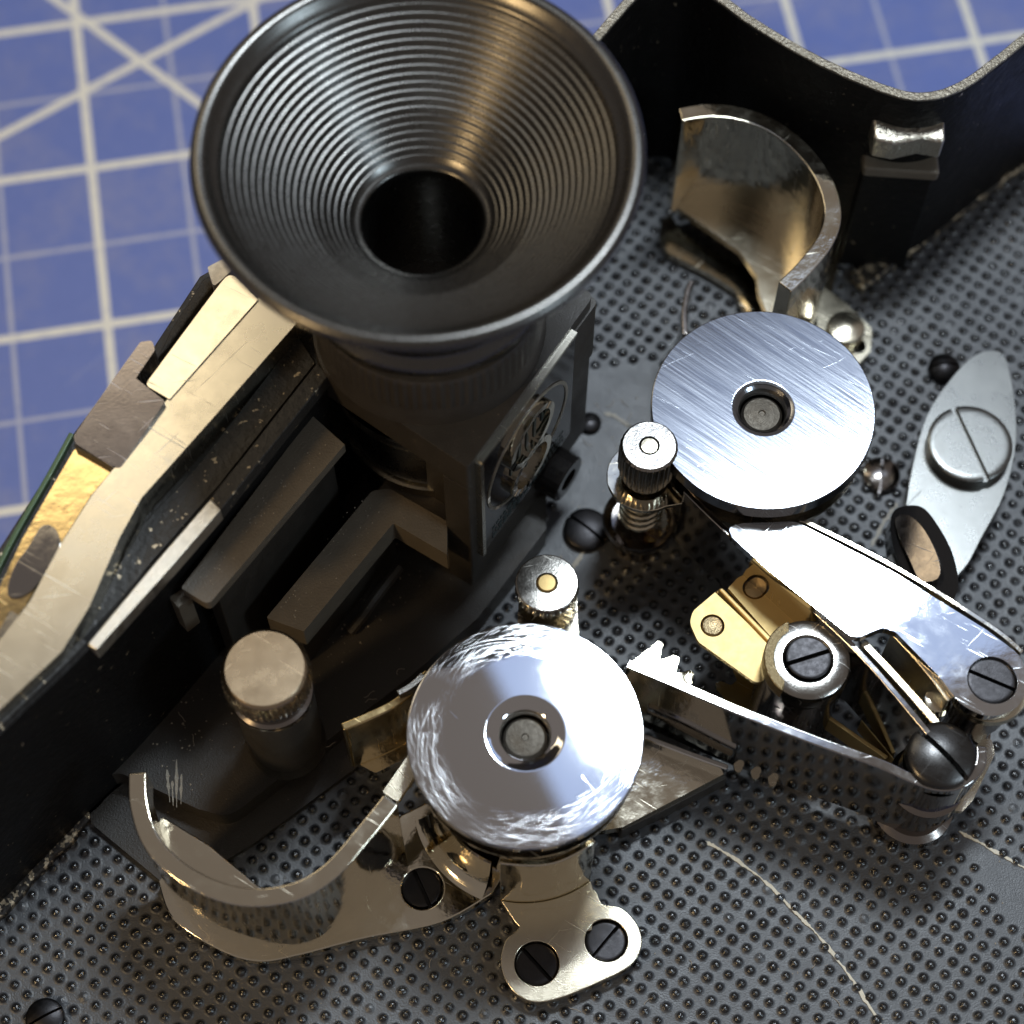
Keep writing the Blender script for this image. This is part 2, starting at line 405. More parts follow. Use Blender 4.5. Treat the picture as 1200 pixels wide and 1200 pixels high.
# ------------------------------------------------------------------ cutting mat
ZM = -3.0
p0 = at(107, 197, ZM); pa = at(90, 20, ZM); pb = at(127, 375, ZM)
vd = (pa - pb).normalized(); rot = math.atan2(vd.y, vd.x) - math.pi / 2
def mat_material(S=1.37):
    m, nt, b = newmat('blue_cutting_mat'); L = nt.links.new
    tc = N(nt, 'ShaderNodeTexCoord'); sx = N(nt, 'ShaderNodeSeparateXYZ'); L(tc.outputs['Object'], sx.inputs[0])
    def op(o, a, c=None):
        n = N(nt, 'ShaderNodeMath', operation=o)
        for i, s in enumerate((a, c)):
            if s is None: continue
            if hasattr(s, 'is_output'): L(s, n.inputs[i])
            else: n.inputs[i].default_value = s
        return n.outputs[0]
    def soft(d, wdt, amt):
        r = N(nt, 'ShaderNodeMapRange'); r.interpolation_type = 'SMOOTHSTEP'; L(d, r.inputs['Value'])
        r.inputs[1].default_value = wdt * .8; r.inputs[2].default_value = wdt * 1.2; r.inputs[3].default_value = amt; r.inputs[4].default_value = 0
        return r.outputs[0]
    def line(src, per, wdt, amt):
        f = op('ABSOLUTE', op('SUBTRACT', op('FRACT', op('ADD', op('DIVIDE', src, per), .5)), .5))
        return soft(op('MULTIPLY', f, per), wdt, amt)
    u, v = sx.outputs[0], sx.outputs[1]
    fac = None
    def mx(x):
        nonlocal fac
        fac = x if fac is None else op('MAXIMUM', fac, x)
    mx(line(u, 2 * S, .066, .95)); mx(line(v, 2 * S, .066, .95)); mx(line(u, S, .035, .38)); mx(line(v, S, .035, .38))
    X = at(165, 72, ZM) - p0; X.rotate(Matrix.Rotation(-rot, 2))
    for q0, q1 in (((100, 25), (230, 119)), ((0, 163), (270, 20))):
        d = at(*q1, ZM) - at(*q0, ZM); d.rotate(Matrix.Rotation(-rot, 2)); d.normalize()
        nn = Vector((-d.y, d.x)); c = nn.dot(X)
        dist = op('ABSOLUTE', op('SUBTRACT', op('ADD', op('MULTIPLY', u, nn.x), op('MULTIPLY', v, nn.y)), c))
        mx(soft(dist, .066, .95))
    n1 = N(nt, 'ShaderNodeTexNoise', Scale=5.0, Detail=8.0, Roughness=.7); L(tc.outputs['Object'], n1.inputs['Vector'])
    wear = ramp(nt, n1.outputs['Fac'], .25, .5)
    wr = N(nt, 'ShaderNodeMapRange'); L(wear, wr.inputs['Value']); wr.inputs[3].default_value = .6; wr.inputs[4].default_value = 1
    fac = op('MULTIPLY', fac, wr.outputs[0])
    base = N(nt, 'ShaderNodeMix', data_type='RGBA'); L(n1.outputs['Fac'], base.inputs['Factor'])
    base.inputs[6].default_value = (.10, .145, .39, 1); base.inputs[7].default_value = (.135, .18, .45, 1)
    st = N(nt, 'ShaderNodeTexNoise', Scale=.6, Detail=7.0, Roughness=.75); L(tc.outputs['Object'], st.inputs['Vector'])
    stn = N(nt, 'ShaderNodeMix', data_type='RGBA'); L(ramp(nt, st.outputs['Fac'], .46, .70), stn.inputs['Factor']); L(base.outputs[2], stn.inputs[6]); stn.inputs[7].default_value = (.20, .22, .40, 1)
    mp = N(nt, 'ShaderNodeMapping'); mp.vector_type = 'TEXTURE'; mp.inputs['Rotation'].default_value = (0, 0, R(35)); mp.inputs['Scale'].default_value = (4, .03, 1); L(tc.outputs['Object'], mp.inputs['Vector'])
    ct = N(nt, 'ShaderNodeTexNoise', Scale=1.0, Detail=2.0); L(mp.outputs[0], ct.inputs['Vector'])
    ctn = N(nt, 'ShaderNodeMix', data_type='RGBA'); cm = op('MULTIPLY', ramp(nt, ct.outputs['Fac'], .70, .74), .5); L(cm, ctn.inputs['Factor']); L(stn.outputs[2], ctn.inputs[6]); ctn.inputs[7].default_value = (.34, .37, .52, 1)
    base = ctn
    mix = N(nt, 'ShaderNodeMix', data_type='RGBA'); L(fac, mix.inputs['Factor']); L(base.outputs[2], mix.inputs[6]); mix.inputs[7].default_value = (.74, .70, .60, 1)
    L(mix.outputs[2], b.inputs['Base Color']); b.inputs['Roughness'].default_value = .5
    n2 = N(nt, 'ShaderNodeTexNoise', Scale=30.0, Detail=3.0); L(tc.outputs['Object'], n2.inputs['Vector'])
    bp = N(nt, 'ShaderNodeBump', Strength=.2, Distance=.02); L(n2.outputs['Fac'], bp.inputs['Height']); L(bp.outputs[0], b.inputs['Normal'])
    return m
bm = NB(); slab(bm, [[Vector((-40, -45)), Vector((45, -45)), Vector((45, 40)), Vector((-40, 40))]], -.3, 0)
mo = obj('cutting_mat', bm, mat_material())
mo.location = (p0.x, p0.y, ZM); mo.rotation_euler = (0, 0, rot)
tag(mo, 'blue cutting mat with a cream grid and diagonal lines under the camera body', 'cutting mat')

# ------------------------------------------------------------------ camera body
body = thing('camera_body', 'open black camera housing with dimpled floor plate, tall walls and nickel trim', 'camera', (0, 0, 0))
ZR = 3.5
rim_px = [(-260, 1122), (0, 862), (108, 757), (250, 597), (380, 440), (480, 310), (600, 160), (688, 66), (708, 44), (737, 10), (765, -14), (800, -18),
          (840, 3), (880, 32), (960, 78), (1040, 112), (1087, 119), (1130, 106), (1170, 78), (1205, 50), (1330, -50)]
wp = spline(P(rim_px, ZR), 6)
# floor plate: embossed dimples in a turned square lattice
def inside(poly, X, Y):
    c = np.zeros(X.shape, bool); n = len(poly)
    for i in range(n):
        x1, y1 = poly[i - 1]; x2, y2 = poly[i]
        cond = ((y1 > Y) != (y2 > Y))
        with np.errstate(divide='ignore', invalid='ignore'):
            xi = (x2 - x1) * (Y - y1) / (y2 - y1) + x1
        c ^= cond & (X < xi)
    return c
def floor_plate():
    S, K = .175, 12; ang = R(-36)
    a0 = np.array([math.cos(ang), math.sin(ang)]); b0 = np.array([-math.sin(ang), math.cos(ang)])
    nu = 122
    g = (np.arange(-nu // 2 * K, nu // 2 * K + 1)) / K
    U, Vv = np.meshgrid(g, g, indexing='ij')
    X = (U * a0[0] + Vv * b0[0]) * S; Y = (U * a0[1] + Vv * b0[1]) * S
    ci = np.round(U).astype(int); cj = np.round(Vv).astype(int)
    rnd = np.random.rand(400, 400)
    dep = .046 * (.8 + .4 * rnd[ci % 400, cj % 400]) * np.where(rnd[(ci + 11) % 400, (cj + 57) % 400] > .97, .45, 1)
    rad = .057 * (.90 + .2 * rnd[(ci + 97) % 400, (cj + 31) % 400])
    jx = (rnd[(ci + 5) % 400, (cj + 9) % 400] - .5) * .10; jy = (rnd[(ci + 45) % 400, (cj + 19) % 400] - .5) * .10
    dx = (U - ci - jx) * S; dy = (Vv - cj - jy) * S
    rr = np.sqrt(dx * dx + dy * dy) / rad
    prof = np.clip(1 - rr * rr, 0, 1) ** .75
    smooth_areas = [P([(620, 700), (690, 430), (775, 420), (790, 560), (735, 610), (675, 700)], 0),
                    P([(1130, 985), (1215, 1030), (1215, 1110), (1150, 1035)], 0)]
    msk = np.ones_like(X)
    cx = (ci * a0[0] + cj * b0[0]) * S; cy = (ci * a0[1] + cj * b0[1]) * S
    for poly in smooth_areas: msk[inside([tuple(p) for p in poly], cx, cy)] = 0
    Z = dep * prof * msk
    Z += .006 * np.sin(X * 2.1 + 1) * np.sin(Y * 1.7)
    poly = [tuple(p) for p in offs(wp, .06)] + [(10, -9), (-8, -9)]
    ok = inside(poly, X, Y) & (X > -7.6) & (X < 8.6) & (Y > -8)
    n = g.size; idx = -np.ones(n * n, int)
    q = ok[:-1, :-1] & ok[1:, :-1] & ok[1:, 1:] & ok[:-1, 1:]
    I, J = np.nonzero(q)
    f = np.stack([I * n + J, (I + 1) * n + J, (I + 1) * n + J + 1, I * n + J + 1], 1)
    used = np.unique(f); idx[used] = np.arange(used.size); f = idx[f]
    co = np.stack([X, Y, Z], -1).reshape(-1, 3)[used]
    me = bpy.data.meshes.new('floor_plate')
    me.vertices.add(len(co)); me.vertices.foreach_set('co', co.astype(np.float32).ravel())
    me.loops.add(f.size); me.loops.foreach_set('vertex_index', f.astype(np.int32).ravel())
    me.polygons.add(len(f)); me.polygons.foreach_set('loop_start', np.arange(0, f.size, 4, dtype=np.int32))
    me.update(calc_edges=True); me.validate()
    me.polygons.foreach_set('use_smooth', np.ones(len(f), bool))
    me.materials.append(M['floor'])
    o = bpy.data.objects.new('floor_plate', me); C.objects.link(o); o.parent = body
floor_plate()
# wall
bm = NB(); band(bm, wp, .13, ZM + .02, ZR, 1.0)
obj('wall', bm, M['wall_clean'], body, .02)
# worn bright rim on top of the wall
iw = [i for i, p in enumerate(wp)]
k0 = 7 * 6
rp = offs(wp[k0:], .065)
rp = [p + Vector((random.uniform(-.003, .003), random.uniform(-.003, .003))) for p in rp]
bm = NB(); band(bm, spline(rp, 2), .115, ZR - .03, ZR + .025, .5)
obj('worn_rim', bm, M['rim'], body, .02)
rp = offs(wp[:2 * 6 + 1], .10)
bm = NB(); band(bm, rp, .09, ZR - .05, ZR + .03, .5); band(bm, offs(wp[:13], .235), .10, ZR - .05, ZR + .015, .5)
obj('ribbed_rim', bm, M['chipped'], body, .025)
# ledge outside the left wall
led = P([(-260, 1126), (0, 866), (108, 760), (250, 600), (380, 443), (480, 312), (600, 165), (560, 110), (430, 130), (340, 215), (268, 312), (240, 328), (180, 420), (160, 420), (90, 515), (10, 640), (-120, 830), (-330, 1080)], 3.3)
led = [p + Vector((-.06, .04)) for p in led]
bm = NB(); slab(bm, [led], ZM + .02, 3.32); obj('wall_ledge', bm, M['chipped'], body, .03)
# bare strip and painted strip along the inner lip
bm = NB(); slab(bm, [P([(102, 755), (112, 762), (200, 665), (259, 597), (247, 584), (185, 655)], 3.53)], 3.3, 3.53)
obj('bare_strip', bm, M['alu'], body, .015)
bm = NB(); slab(bm, [P([(247, 584), (259, 597), (385, 440), (372, 425)], 3.53)], 3.3, 3.525)
obj('painted_strip', bm, M['chipped'], body, .015)
bm = NB(); slab(bm, [P([(84, 764), (100, 757), (170, 668), (245, 583), (370, 424), (350, 392), (232, 545), (168, 612), (140, 660), (110, 720)], 3.40)], 3.2, 3.40)
obj('lip_channel', bm, M['chipped'], body, .02)
# nickel flange with its kink
fl = fillet(P([(-150, 950), (-20, 850), (72, 764), (104, 712), (140, 630), (166, 583), (252, 487), (348, 378), (480, 220), (440, 190), (300, 352), (196, 468), (140, 541), (108, 580), (70, 640), (35, 705), (0, 750), (-150, 870)], 3.72),
            [0, 0, .2, .5, .4, .12, 0, 0, 0, 0, 0, 0, .3, .3, .5, .5, 0, 0])
bm = NB(); slab(bm, [fl], 3.3, 3.72); obj('rim_flange', bm, M['flange'], body, .05, 3)
st = fillet(P([(168, 447), (238, 352), (268, 312), (302, 349), (198, 466)], 3.78), [.08, 0, .1, 0, 0])
bm = NB()
a1, a2 = at(198, 466, 3.78), at(302, 349, 3.78); nn = Vector((-(a2 - a1).y, (a2 - a1).x)).normalized()
slab(bm, [st], 3.2, lambda x, y: 3.74 - .10 * max(0, nn.dot(Vector((x, y)) - a1)))
obj('trim_strip', bm, M['flange'], body, .03)
bm = NB(); slab(bm, [P([(180, 426), (200, 385), (238, 326), (254, 318), (262, 318), (236, 352), (196, 408)], 3.45)], 2.4, 3.45)
obj('leather_covering', bm, M['leather'], body, .03)
# latch
lt = thing_l = fillet(P([(164, 399), (178, 397), (181, 408), (158, 440), (192, 466), (170, 498), (138, 541), (128, 540), (86, 514), (84, 506), (100, 483), (130, 443)], 3.86),
            [.04, .05, .05, .02, .03, .15, .05, .04, .04, .08, .3, .3])
bm = NB(); slab(bm, [lt], 3.2, lambda x, y: 3.83 + .07 * (y - lt[0].y)); obj('latch', bm, M['latch'], body, .07, 3)
bm = NB(); slab(bm, [fillet(P([(243, 313), (262, 303), (276, 312), (262, 326), (250, 336)], 3.7), .03)], 3.3, 3.7); obj('strip_end', bm, M['alu'], body, .03)
bm = NB(); band(bm, P([(88, 520), (133, 545)], 3.72), .05, 3.5, 3.72, .5); obj('latch_seam', bm, M['black'], body, .01)
cu = fillet(P([(133, 546), (88, 522), (62, 566), (25, 630), (-8, 700), (-40, 780), (-6, 752), (30, 706), (66, 642), (106, 578)], 3.66), .05)
bm = NB(); slab(bm, [cu], 3.1, 3.62)
obj('latch_plate', bm, M['gilt'], body, .06, 3)
rc = spline(P([(48, 616), (64, 618), (70, 640), (55, 668), (38, 690), (20, 700), (8, 694), (16, 664), (34, 638)], 3.66), 5, True)
bm = NB(); slab(bm, [rc], 3.58, 3.645); obj('latch_recess', bm, M['dark_mirror'], body, .015)
bm = NB(); slab(bm, [fillet(P([(12, 715), (24, 722), (0, 770), (-14, 760)], 3.7), .03)], 3.5, 3.69); obj('latch_tab', bm, M['chrome_worn'], body, .02)
gp = [at(x, y, 3.3) for x, y in [(86, 512), (60, 560), (20, 630), (-10, 690), (-60, 800)]]
bm = NB(); band(bm, spline(gp, 5), .06, 2.6, 3.4, .5); obj('edge_strip', bm, M['green'], body, .015)
# clip on the right-hand wall
def on_wall(bm, quad_px, z0, z1, d):
    pass
cA, cB = at(1022, 146, 2.95), at(1108, 146, 2.95)
t = (cB - cA).normalized(); nrm = Vector((t.y, -t.x))
cA = cA + nrm * .16; cB = cB + nrm * .16
cl = [cA - nrm * .5, cB - nrm * .55, cB + nrm * .10 - t * .03, cB + nrm * .04 - t * .3, cA + nrm * .12 + t * .25, cA + nrm * .06]
bm = NB(); slab(bm, [cl], 2.62, lambda x, y: 2.98 + .12 * nrm.dot(cA - Vector((x, y)))); obj('wall_clip', bm, M['clip'], body, .05, 3)
cA, cB = at(1014, 186, 2.3), at(1098, 192, 2.3)
bm = NB(); slab(bm, [[cA - nrm * .5, cB - nrm * .5, cB + nrm * .06, cA + nrm * .06]], 0.02, 2.12); obj('wall_block', bm, M['wall_clean'], body, .03)
bm = NB(); slab(bm, [[cA - nrm * .4 - t * .03, cB - nrm * .4 + t * .03, cB + nrm * .14 + t * .03, cA + nrm * .14 - t * .03]], 2.123, 2.3); obj('wall_shelf', bm, M['bracket'], body, .05, 3)
# chipped fillet where the right wall meets the floor
foot = spline(P([(745, 196), (800, 330), (1010, 338), (1060, 300), (1140, 238), (1210, 185), (1300, 110)][2:], .12), 6)
bm = NB(); band(bm, foot, .3, -.03, .13, .9); obj('wall_foot', bm, M['foot'], body, .05)
foot = spline(P([(-60, 1125), (0, 1062), (60, 1000), (105, 950), (150, 905)], .12), 6)
foot = [p + Vector((random.gauss(0, .012), random.gauss(0, .012))) for p in foot]
bm = NB(); band(bm, foot, .22, -.03, .10, .7); obj('wall_foot', bm, M['foot'], body, .04)
# scored lines in the paint
for pts in ([(824, 985), (856, 1003), (900, 1036), (935, 1072), (962, 1100), (1000, 1150), (1035, 1205)], [(1124, 974), (1160, 994), (1205, 1020)]):
    pp = spline(P(pts, .012), 14)
    pp = [p + Vector((random.gauss(0, .003), random.gauss(0, .003))) for p in pp]
    L_, R_ = [], []
    for i, p in enumerate(pp):
        wd = .017 * (0.55 + .7 * random.random() + .35 * math.sin(i * .45)) * min(1, i / 6 + .3)
        tt = (pp[min(i + 1, len(pp) - 1)] - pp[max(i - 1, 0)]).normalized(); nv = Vector((-tt.y, tt.x))
        L_.append(p + nv * wd); R_.append(p - nv * wd)
    bm = NB(); slab(bm, [L_ + R_[::-1]], -.01, .014); obj('score_mark', bm, M['score'], body)
# raised black base beside the left wall
bp_ = fillet(P([(60, 930), (150, 820), (300, 640), (470, 450), (640, 470), (640, 620), (560, 724), (478, 795), (400, 855), (268, 958), (232, 948), (140, 905)], .45), [0, 0, 0, 0, 0, 0, .2, 0, 0, .3, .3, .2])
bm = NB(); slab(bm, [bp_], -.02, .45); obj('raised_base', bm, M['black'], body, .07, 4)
lp_ = fillet(P([(100, 935), (108, 966), (195, 1038), (270, 1005), (300, 986), (460, 868), (420, 800), (200, 850)], .1), [0, .05, .1, .2, .2, 0, 0, 0])
bm = NB(); slab(bm, [lp_], -.03, .1); obj('base_flange', bm, M['black'], body, .03)
# bright wear marks on the base
for x0, y0, x1, y1 in ((196, 902, 199, 940), (207, 890, 207, 946), (213, 907, 212, 942), (202, 915, 203, 944)):
    a, b_ = at(x0, y0, .455), at(x1, y1, .455); Lp, Rp = [], []
    for k in range(9):
        p = a.lerp(b_, k / 8); wd = .004 + .022 * random.random() * math.sin(math.pi * min(1, k / 8 + .12))
        Lp.append(p + Vector((-wd, 0))); Rp.append(p + Vector((wd * random.uniform(.4, 1), 0)))
    bm = NB(); slab(bm, [Lp + Rp[::-1]], .44, .4535); obj('wear_mark', bm, M['wear'], body)

# ------------------------------------------------------------------ viewfinder
AX = Vector((-.87, .56))
vf = thing('viewfinder', 'black viewfinder with wide ridged funnel eyecup standing on the raised base', 'viewfinder', (AX.x, AX.y, .45))
Cc = at(548, 548, 3.6); Rc = at(697, 345, 3.6); e1 = (Rc - Cc); W_ = e1.length; e1.normalize(); e2 = Vector((-e1.y, e1.x))
def sq(a, b): return Cc + e1 * a + e2 * b
# top slab with rounded barrel corner
outline = [sq(0, 0), sq(W_, 0), sq(W_, W_)] + [AX + Vector((math.cos(q), math.sin(q))) * 1.27 for q in np.linspace(math.atan2(*(e2 * 1 + e1 * .3).yx), math.atan2(*(-e1 + e2 * .55).yx) + (2 * math.pi if math.atan2(*(-e1 + e2 * .55).yx) < 0 else 0), 16)]
bm = NB(); slab(bm, [fillet(outline, [.05, .12, .3] + [0] * 16)], 3.05, 3.6); obj('housing_top', bm, M['black'], vf, .05, 3)
bm = NB()
slab(bm, [fillet([sq(0, 0), sq(W_, 0), sq(W_, .8), sq(.30, .8), sq(.30, .34), sq(0, .34)], .03)], .44, 3.05)
obj('housing', bm, M['black'], vf, .02)
bm = NB(); slab(bm, [[sq(.03, .34), sq(.03, 1.3), sq(.3, 1.3), sq(.3, .34)]], .44, 1.55); obj('housing_skirt', bm, M['bracket'], vf, .02)
bm = NB(); lathe(bm, AX, [(0, .5), (.95, .5), (.95, 1.75), (1.05, 1.80), (1.05, 2.5), (1.2, 2.9), (1.2, 3.05)], 64); obj('barrel', bm, M['cup_black'], vf)
bm = NB(); lathe(bm, AX, [(1.02, 1.55), (1.10, 1.56), (1.10, 1.72), (1.02, 1.73)], 64); obj('barrel_ring', bm, M['nickel_satin'], vf)
bm = NB(); lathe(bm, AX, [(1.24, 3.58), (1.22, 3.9), (1.24, 3.95), (1.24, 4.4), (1.2, 4.46), (1.0, 4.48)], 320, knurl=(80, .025, 3.93, 4.41)); obj('knurled_collar', bm, M['black'], vf)
bm = NB()
prof = [(1.0, 4.47), (1.26, 4.50), (1.33, 4.55), (1.36, 4.63), (1.33, 4.71), (1.26, 4.78), (1.25, 4.85)]
prof += [(1.3, 5.0), (1.62, 5.6), (1.98, 6.25), (2.09, 6.42)]
for k in range(9):   # rolled lip
    q = R(-50 + k * 25); prof.append((2.075 + .085 * math.cos(q), 6.54 + .085 * math.sin(q)))
prof += [(1.985, 6.56), (1.95, 6.52), (1.92, 6.50)]
nR = 19; r0, z0, r1, z1 = 1.90, 6.475, .72, 5.42
for k in range(nR):
    for q in range(7):
        f = (k + q / 7) / nR; amp = .009 if f < .7 else .0065
        prof.append((r0 + (r1 - r0) * f, z0 + (z1 - z0) * (f ** .92) + amp * math.cos(2 * math.pi * q / 7)))
prof += [(.69, 5.385), (.66, 5.375), (.63, 5.36), (.61, 5.34), (.595, 5.26), (.59, 5.1), (.57, 3.7), (.0, 3.7)]
lathe(bm, AX + Vector((-.02, .15)), prof, 160); obj('eyecup', bm, M['cup'], vf, sharp=50)
# name plate on the right face: thin plate, crest ring, lens bulge
def on_face(a, z, out): q = sq(a, 0) - e2 * out; return Vector((q.x, q.y, z))
def face_slab(bm, pts, o0, o1):
    A = [bm.verts.new(on_face(a, z, o0)) for a, z in pts]; B = [bm.verts.new(on_face(a, z, o1)) for a, z in pts]; n = len(pts)
    bm.faces.new(A); bm.faces.new(B[::-1])
    for i in range(n): bm.faces.new((A[i - 1], A[i], B[i], B[i - 1]))
npo = [(.16, 1.15), (.16, 3.5), (2.02, 3.5), (2.02, 1.15)]
bm = NB(); face_slab(bm, [tuple(p) for p in fillet([Vector(p) for p in npo], .05)], 0, .055); npl = obj('name_plate', bm, M['gloss_black'], vf, .008)
bm = NB()
for (a, z), (b_, zz) in zip(npo[:2], npo[1:3]):
    da, dz = b_ - a, zz - z; ln = math.hypot(da, dz); na, nz = -dz / ln * .03, da / ln * .03
    face_slab(bm, [(a - na, z - nz), (b_ - na, zz - nz), (b_ + na, zz + nz), (a + na, z + nz)], .0, .075)
obj('plate_edge', bm, M['flange'], npl)
def ringf(bm, ca, cz, r, th, o0, o1, n=48, el=1.0):
    for k in range(n):
        q0, q1 = 2 * math.pi * k / n, 2 * math.pi * (k + 1) / n
        face_slab(bm, [(ca + r * math.cos(q0), cz + el * r * math.sin(q0)), (ca + r * math.cos(q1), cz + el * r * math.sin(q1)),
                       (ca + (r - th) * math.cos(q1), cz + el * (r - th) * math.sin(q1)), (ca + (r - th) * math.cos(q0), cz + el * (r - th) * math.sin(q0))], o0, o1)
bm = NB(); ringf(bm, 1.08, 2.38, .82, .045, .05, .066); obj('crest_ring', bm, M['alu'], npl)
bm = NB(); ringf(bm, 1.05, 2.74, .44, .09, .05, .14); ringf(bm, 1.05, 2.02, .40, .09, .05, .14)
obj('crest_circle', bm, M['nickel'], npl)
bm = NB()
for k in range(5): face_slab(bm, [(.7 + k * .16, 1.95 + .1 * (k % 2)), (.74 + k * .16, 1.95), (.78 + k * .15, 2.8 - .1 * (k % 3)), (.74 + k * .15, 2.8)], .05, .068)
tag(obj('crest_mark', bm, M['sheet'], npl), kind='stuff')
bm = NB()
for row, z in enumerate((1.46, 1.34, 1.24)):
    a = .35
    while a < 1.85:
        wd = random.uniform(.03, .09); face_slab(bm, [(a, z), (a + wd, z), (a + wd, z + .06), (a, z + .06)], .05, .06); a += wd + .03
tag(obj('worn_print', bm, M['sheet'], npl), kind='stuff')
# right-hand shoulder behind the plate
bm = NB(); slab(bm, [fillet([sq(W_ - .5, -.02), sq(W_ + .05, -.02), sq(W_ + .12, .4), sq(W_ - .5, .4)], .08)], 2.3, 3.4); obj('housing_shoulder', bm, M['black'], vf, .04)
# eccentric stud low on the right face
bm = NB(); ringf(bm, 1.62, .85, .3, .16, .0, .3, 24); face_slab(bm, [(1.62 + .1 * math.cos(q), .85 + .1 * math.sin(q)) for q in np.linspace(0, 6.0, 14)], 0, .22)
obj('clamp_ring', bm, M['gloss_black'], vf, .02)
# bracket arms
bm = NB(); slab(bm, [fillet(P([(312, 724), (436, 575), (456, 572), (524, 611), (524, 650), (461, 613), (356, 740)], 1.75), [.02, .1, .1, 0, 0, .02, .02])], 1.35, 1.75); obj('bracket_arm', bm, M['bracket'], vf, .015)
bm = NB(); slab(bm, [fillet(P([(212, 689), (366, 487), (404, 521), (244, 709)], 3.0), [.03, 0, 0, .08])], 2.84, 3.0)
slab(bm, [P([(198, 700), (214, 690), (224, 700), (209, 712)], 2.8)], 2.1, 2.8); obj('bracket_arm', bm, M['bracket'], vf, .015)
bm = NB(); slab(bm, [P([(330, 715), (444, 580), (459, 600), (350, 735)], 1.6)], .44, 1.36); slab(bm, [P([(232, 668), (366, 489), (385, 505), (250, 684)], 2.9)], .44, 2.85)
obj('bracket_web', bm, M['black'], vf, .02)
bm = NB(); tube(bm, [(*at(468, 664, .75), .75), (*at(440, 700, .7), .7), (*at(425, 722, .6), .6), (*at(410, 740, .5), .5)], .07); obj('lock_pin', bm, M['black'], vf)

# ------------------------------------------------------------------ knurled knob on the raised base
kc = at(310, 783, 2.85)
kn = thing('knurled_knob', 'round brass-toned knurled knob on a black stem at the left of the raised base', 'knob', (kc.x, kc.y, .45))
bm = NB(); lathe(bm, kc, [(0, 2.48), (.44, 2.48), (.475, 2.52), (.475, 2.72), (.45, 2.80), (.435, 2.83), (.41, 2.85), (0, 2.85)], 256, knurl=(48, .03, 2.5, 2.75)); obj('cap', bm, M['knob'], kn)
bm = NB(); lathe(bm, kc, [(.36, 2.5), (.40, 2.45), (.40, 2.22), (.44, 2.2), (.45, 2.14)], 48); obj('collar', bm, M['dark_steel'], kn)
bm = NB(); lathe(bm, kc, [(.44, .44), (.44, .55), (.40, .62), (.43, 1.0), (.43, 2.16), (.45, 2.18)], 48); obj('stem', bm, M['black'], kn)

# ------------------------------------------------------------------ sprockets
def sprocket(label, c, zt, r, disc_m, thick, csink, group='film sprockets'):
    t = thing('sprocket', label, 'sprocket', (c.x, c.y, 0), group)
    bm = NB()
    prof = [(r - .25, zt - thick), (r - .02, zt - thick), (r, zt - thick + .02), (r, zt - .016), (r - .005, zt - .005), (r - .016, zt), (csink, zt), (csink - .02, zt - .003), (csink - .05, zt - .012), (.31, zt - .026), (.275, zt - .052), (.25, zt - .11), (.25, zt - .3)]
    lathe(bm, c, prof, 128)
    d = obj('cap_disc', bm, disc_m, t, sharp=25)
    # put the disc's own origin on its axis so the scratches run round it
    bm = NB(); lathe(bm, c, [(.235, zt - .3), (.23, zt - .18), (.20, zt - .15), (.04, zt - .125), (.03, zt - .14), (0, zt - .14)], 48); obj('axle_end', bm, M['axle'], t)
    bm = NB(); lathe(bm, c, [(r - .26, zt - thick - .35), (r - .22, zt - thick - .33), (r - .22, zt - thick)], 96); obj('neck', bm, M['dark_steel'], t)
    bm = NB(); lathe(bm, c, [(r - .3, zt - thick - .42), (r - .06, zt - thick - .42), (r - .04, zt - thick - .40), (r - .04, zt - thick - .35), (r - .3, zt - thick - .34)], 96); obj('flange', bm, M['nickel'], t)
    bm = NB(); lathe(bm, c, [(r - .35, .02), (r - .35, .3), (r - .42, .4), (r - .42, zt - thick - .5), (r - .3, zt - thick - .42)], 96); obj('drum', bm, M['nickel'], t)
    bm = NB()
    for k in range(8):
        q = 2 * math.pi * (k + .3) / 8; u = Vector((math.cos(q), math.sin(q))); v = Vector((-u.y, u.x)); rr = r - .44
        a = c + u * rr; b_ = c + u * (rr + .13)
        lo = [bm.verts.new((*(a + v * s * .05), z)) for s in (-1, 1) for z in (.95, 1.10)]
        hi = [bm.verts.new((*(b_ + v * s * .025), z)) for s in (-1, 1) for z in (1.0, 1.06)]
        bm.faces.new((lo[0], lo[1], hi[1], hi[0])); bm.faces.new((lo[2], lo[3], hi[3], hi[2])); bm.faces.new((lo[1], lo[3], hi[3], hi[1])); bm.faces.new((lo[0], lo[2], hi[2], hi[0])); bm.faces.new(hi)
    tag(obj('teeth', bm, M['nickel'], t), kind='stuff')
    return t
s1 = sprocket('polished sprocket disc with a ring of scratches and blazing lamp reflection, below the viewfinder', at(615.5, 859, 2.5), 2.5, 1.23, M['disc_polished'], .12, .42)
s2 = sprocket('matt brushed sprocket disc with fine diagonal scratches, below the upper curved guide', at(894.5, 478, 2.5), 2.5, 1.25, M['disc_brushed'], .22, .36)

# ------------------------------------------------------------------ screws in place
def screw(name, px, z, r_px, ang, m, parent, h=.12, dome=0, slot=.2, skirt=.1):
    c = at(*px, z); bm = NB()
    r = r_px / 100.0
    screw_head(bm, c, z, r, R(ang - 90), h, dome, slot, skirt)
    return obj(name, bm, m, parent, sharp=40)

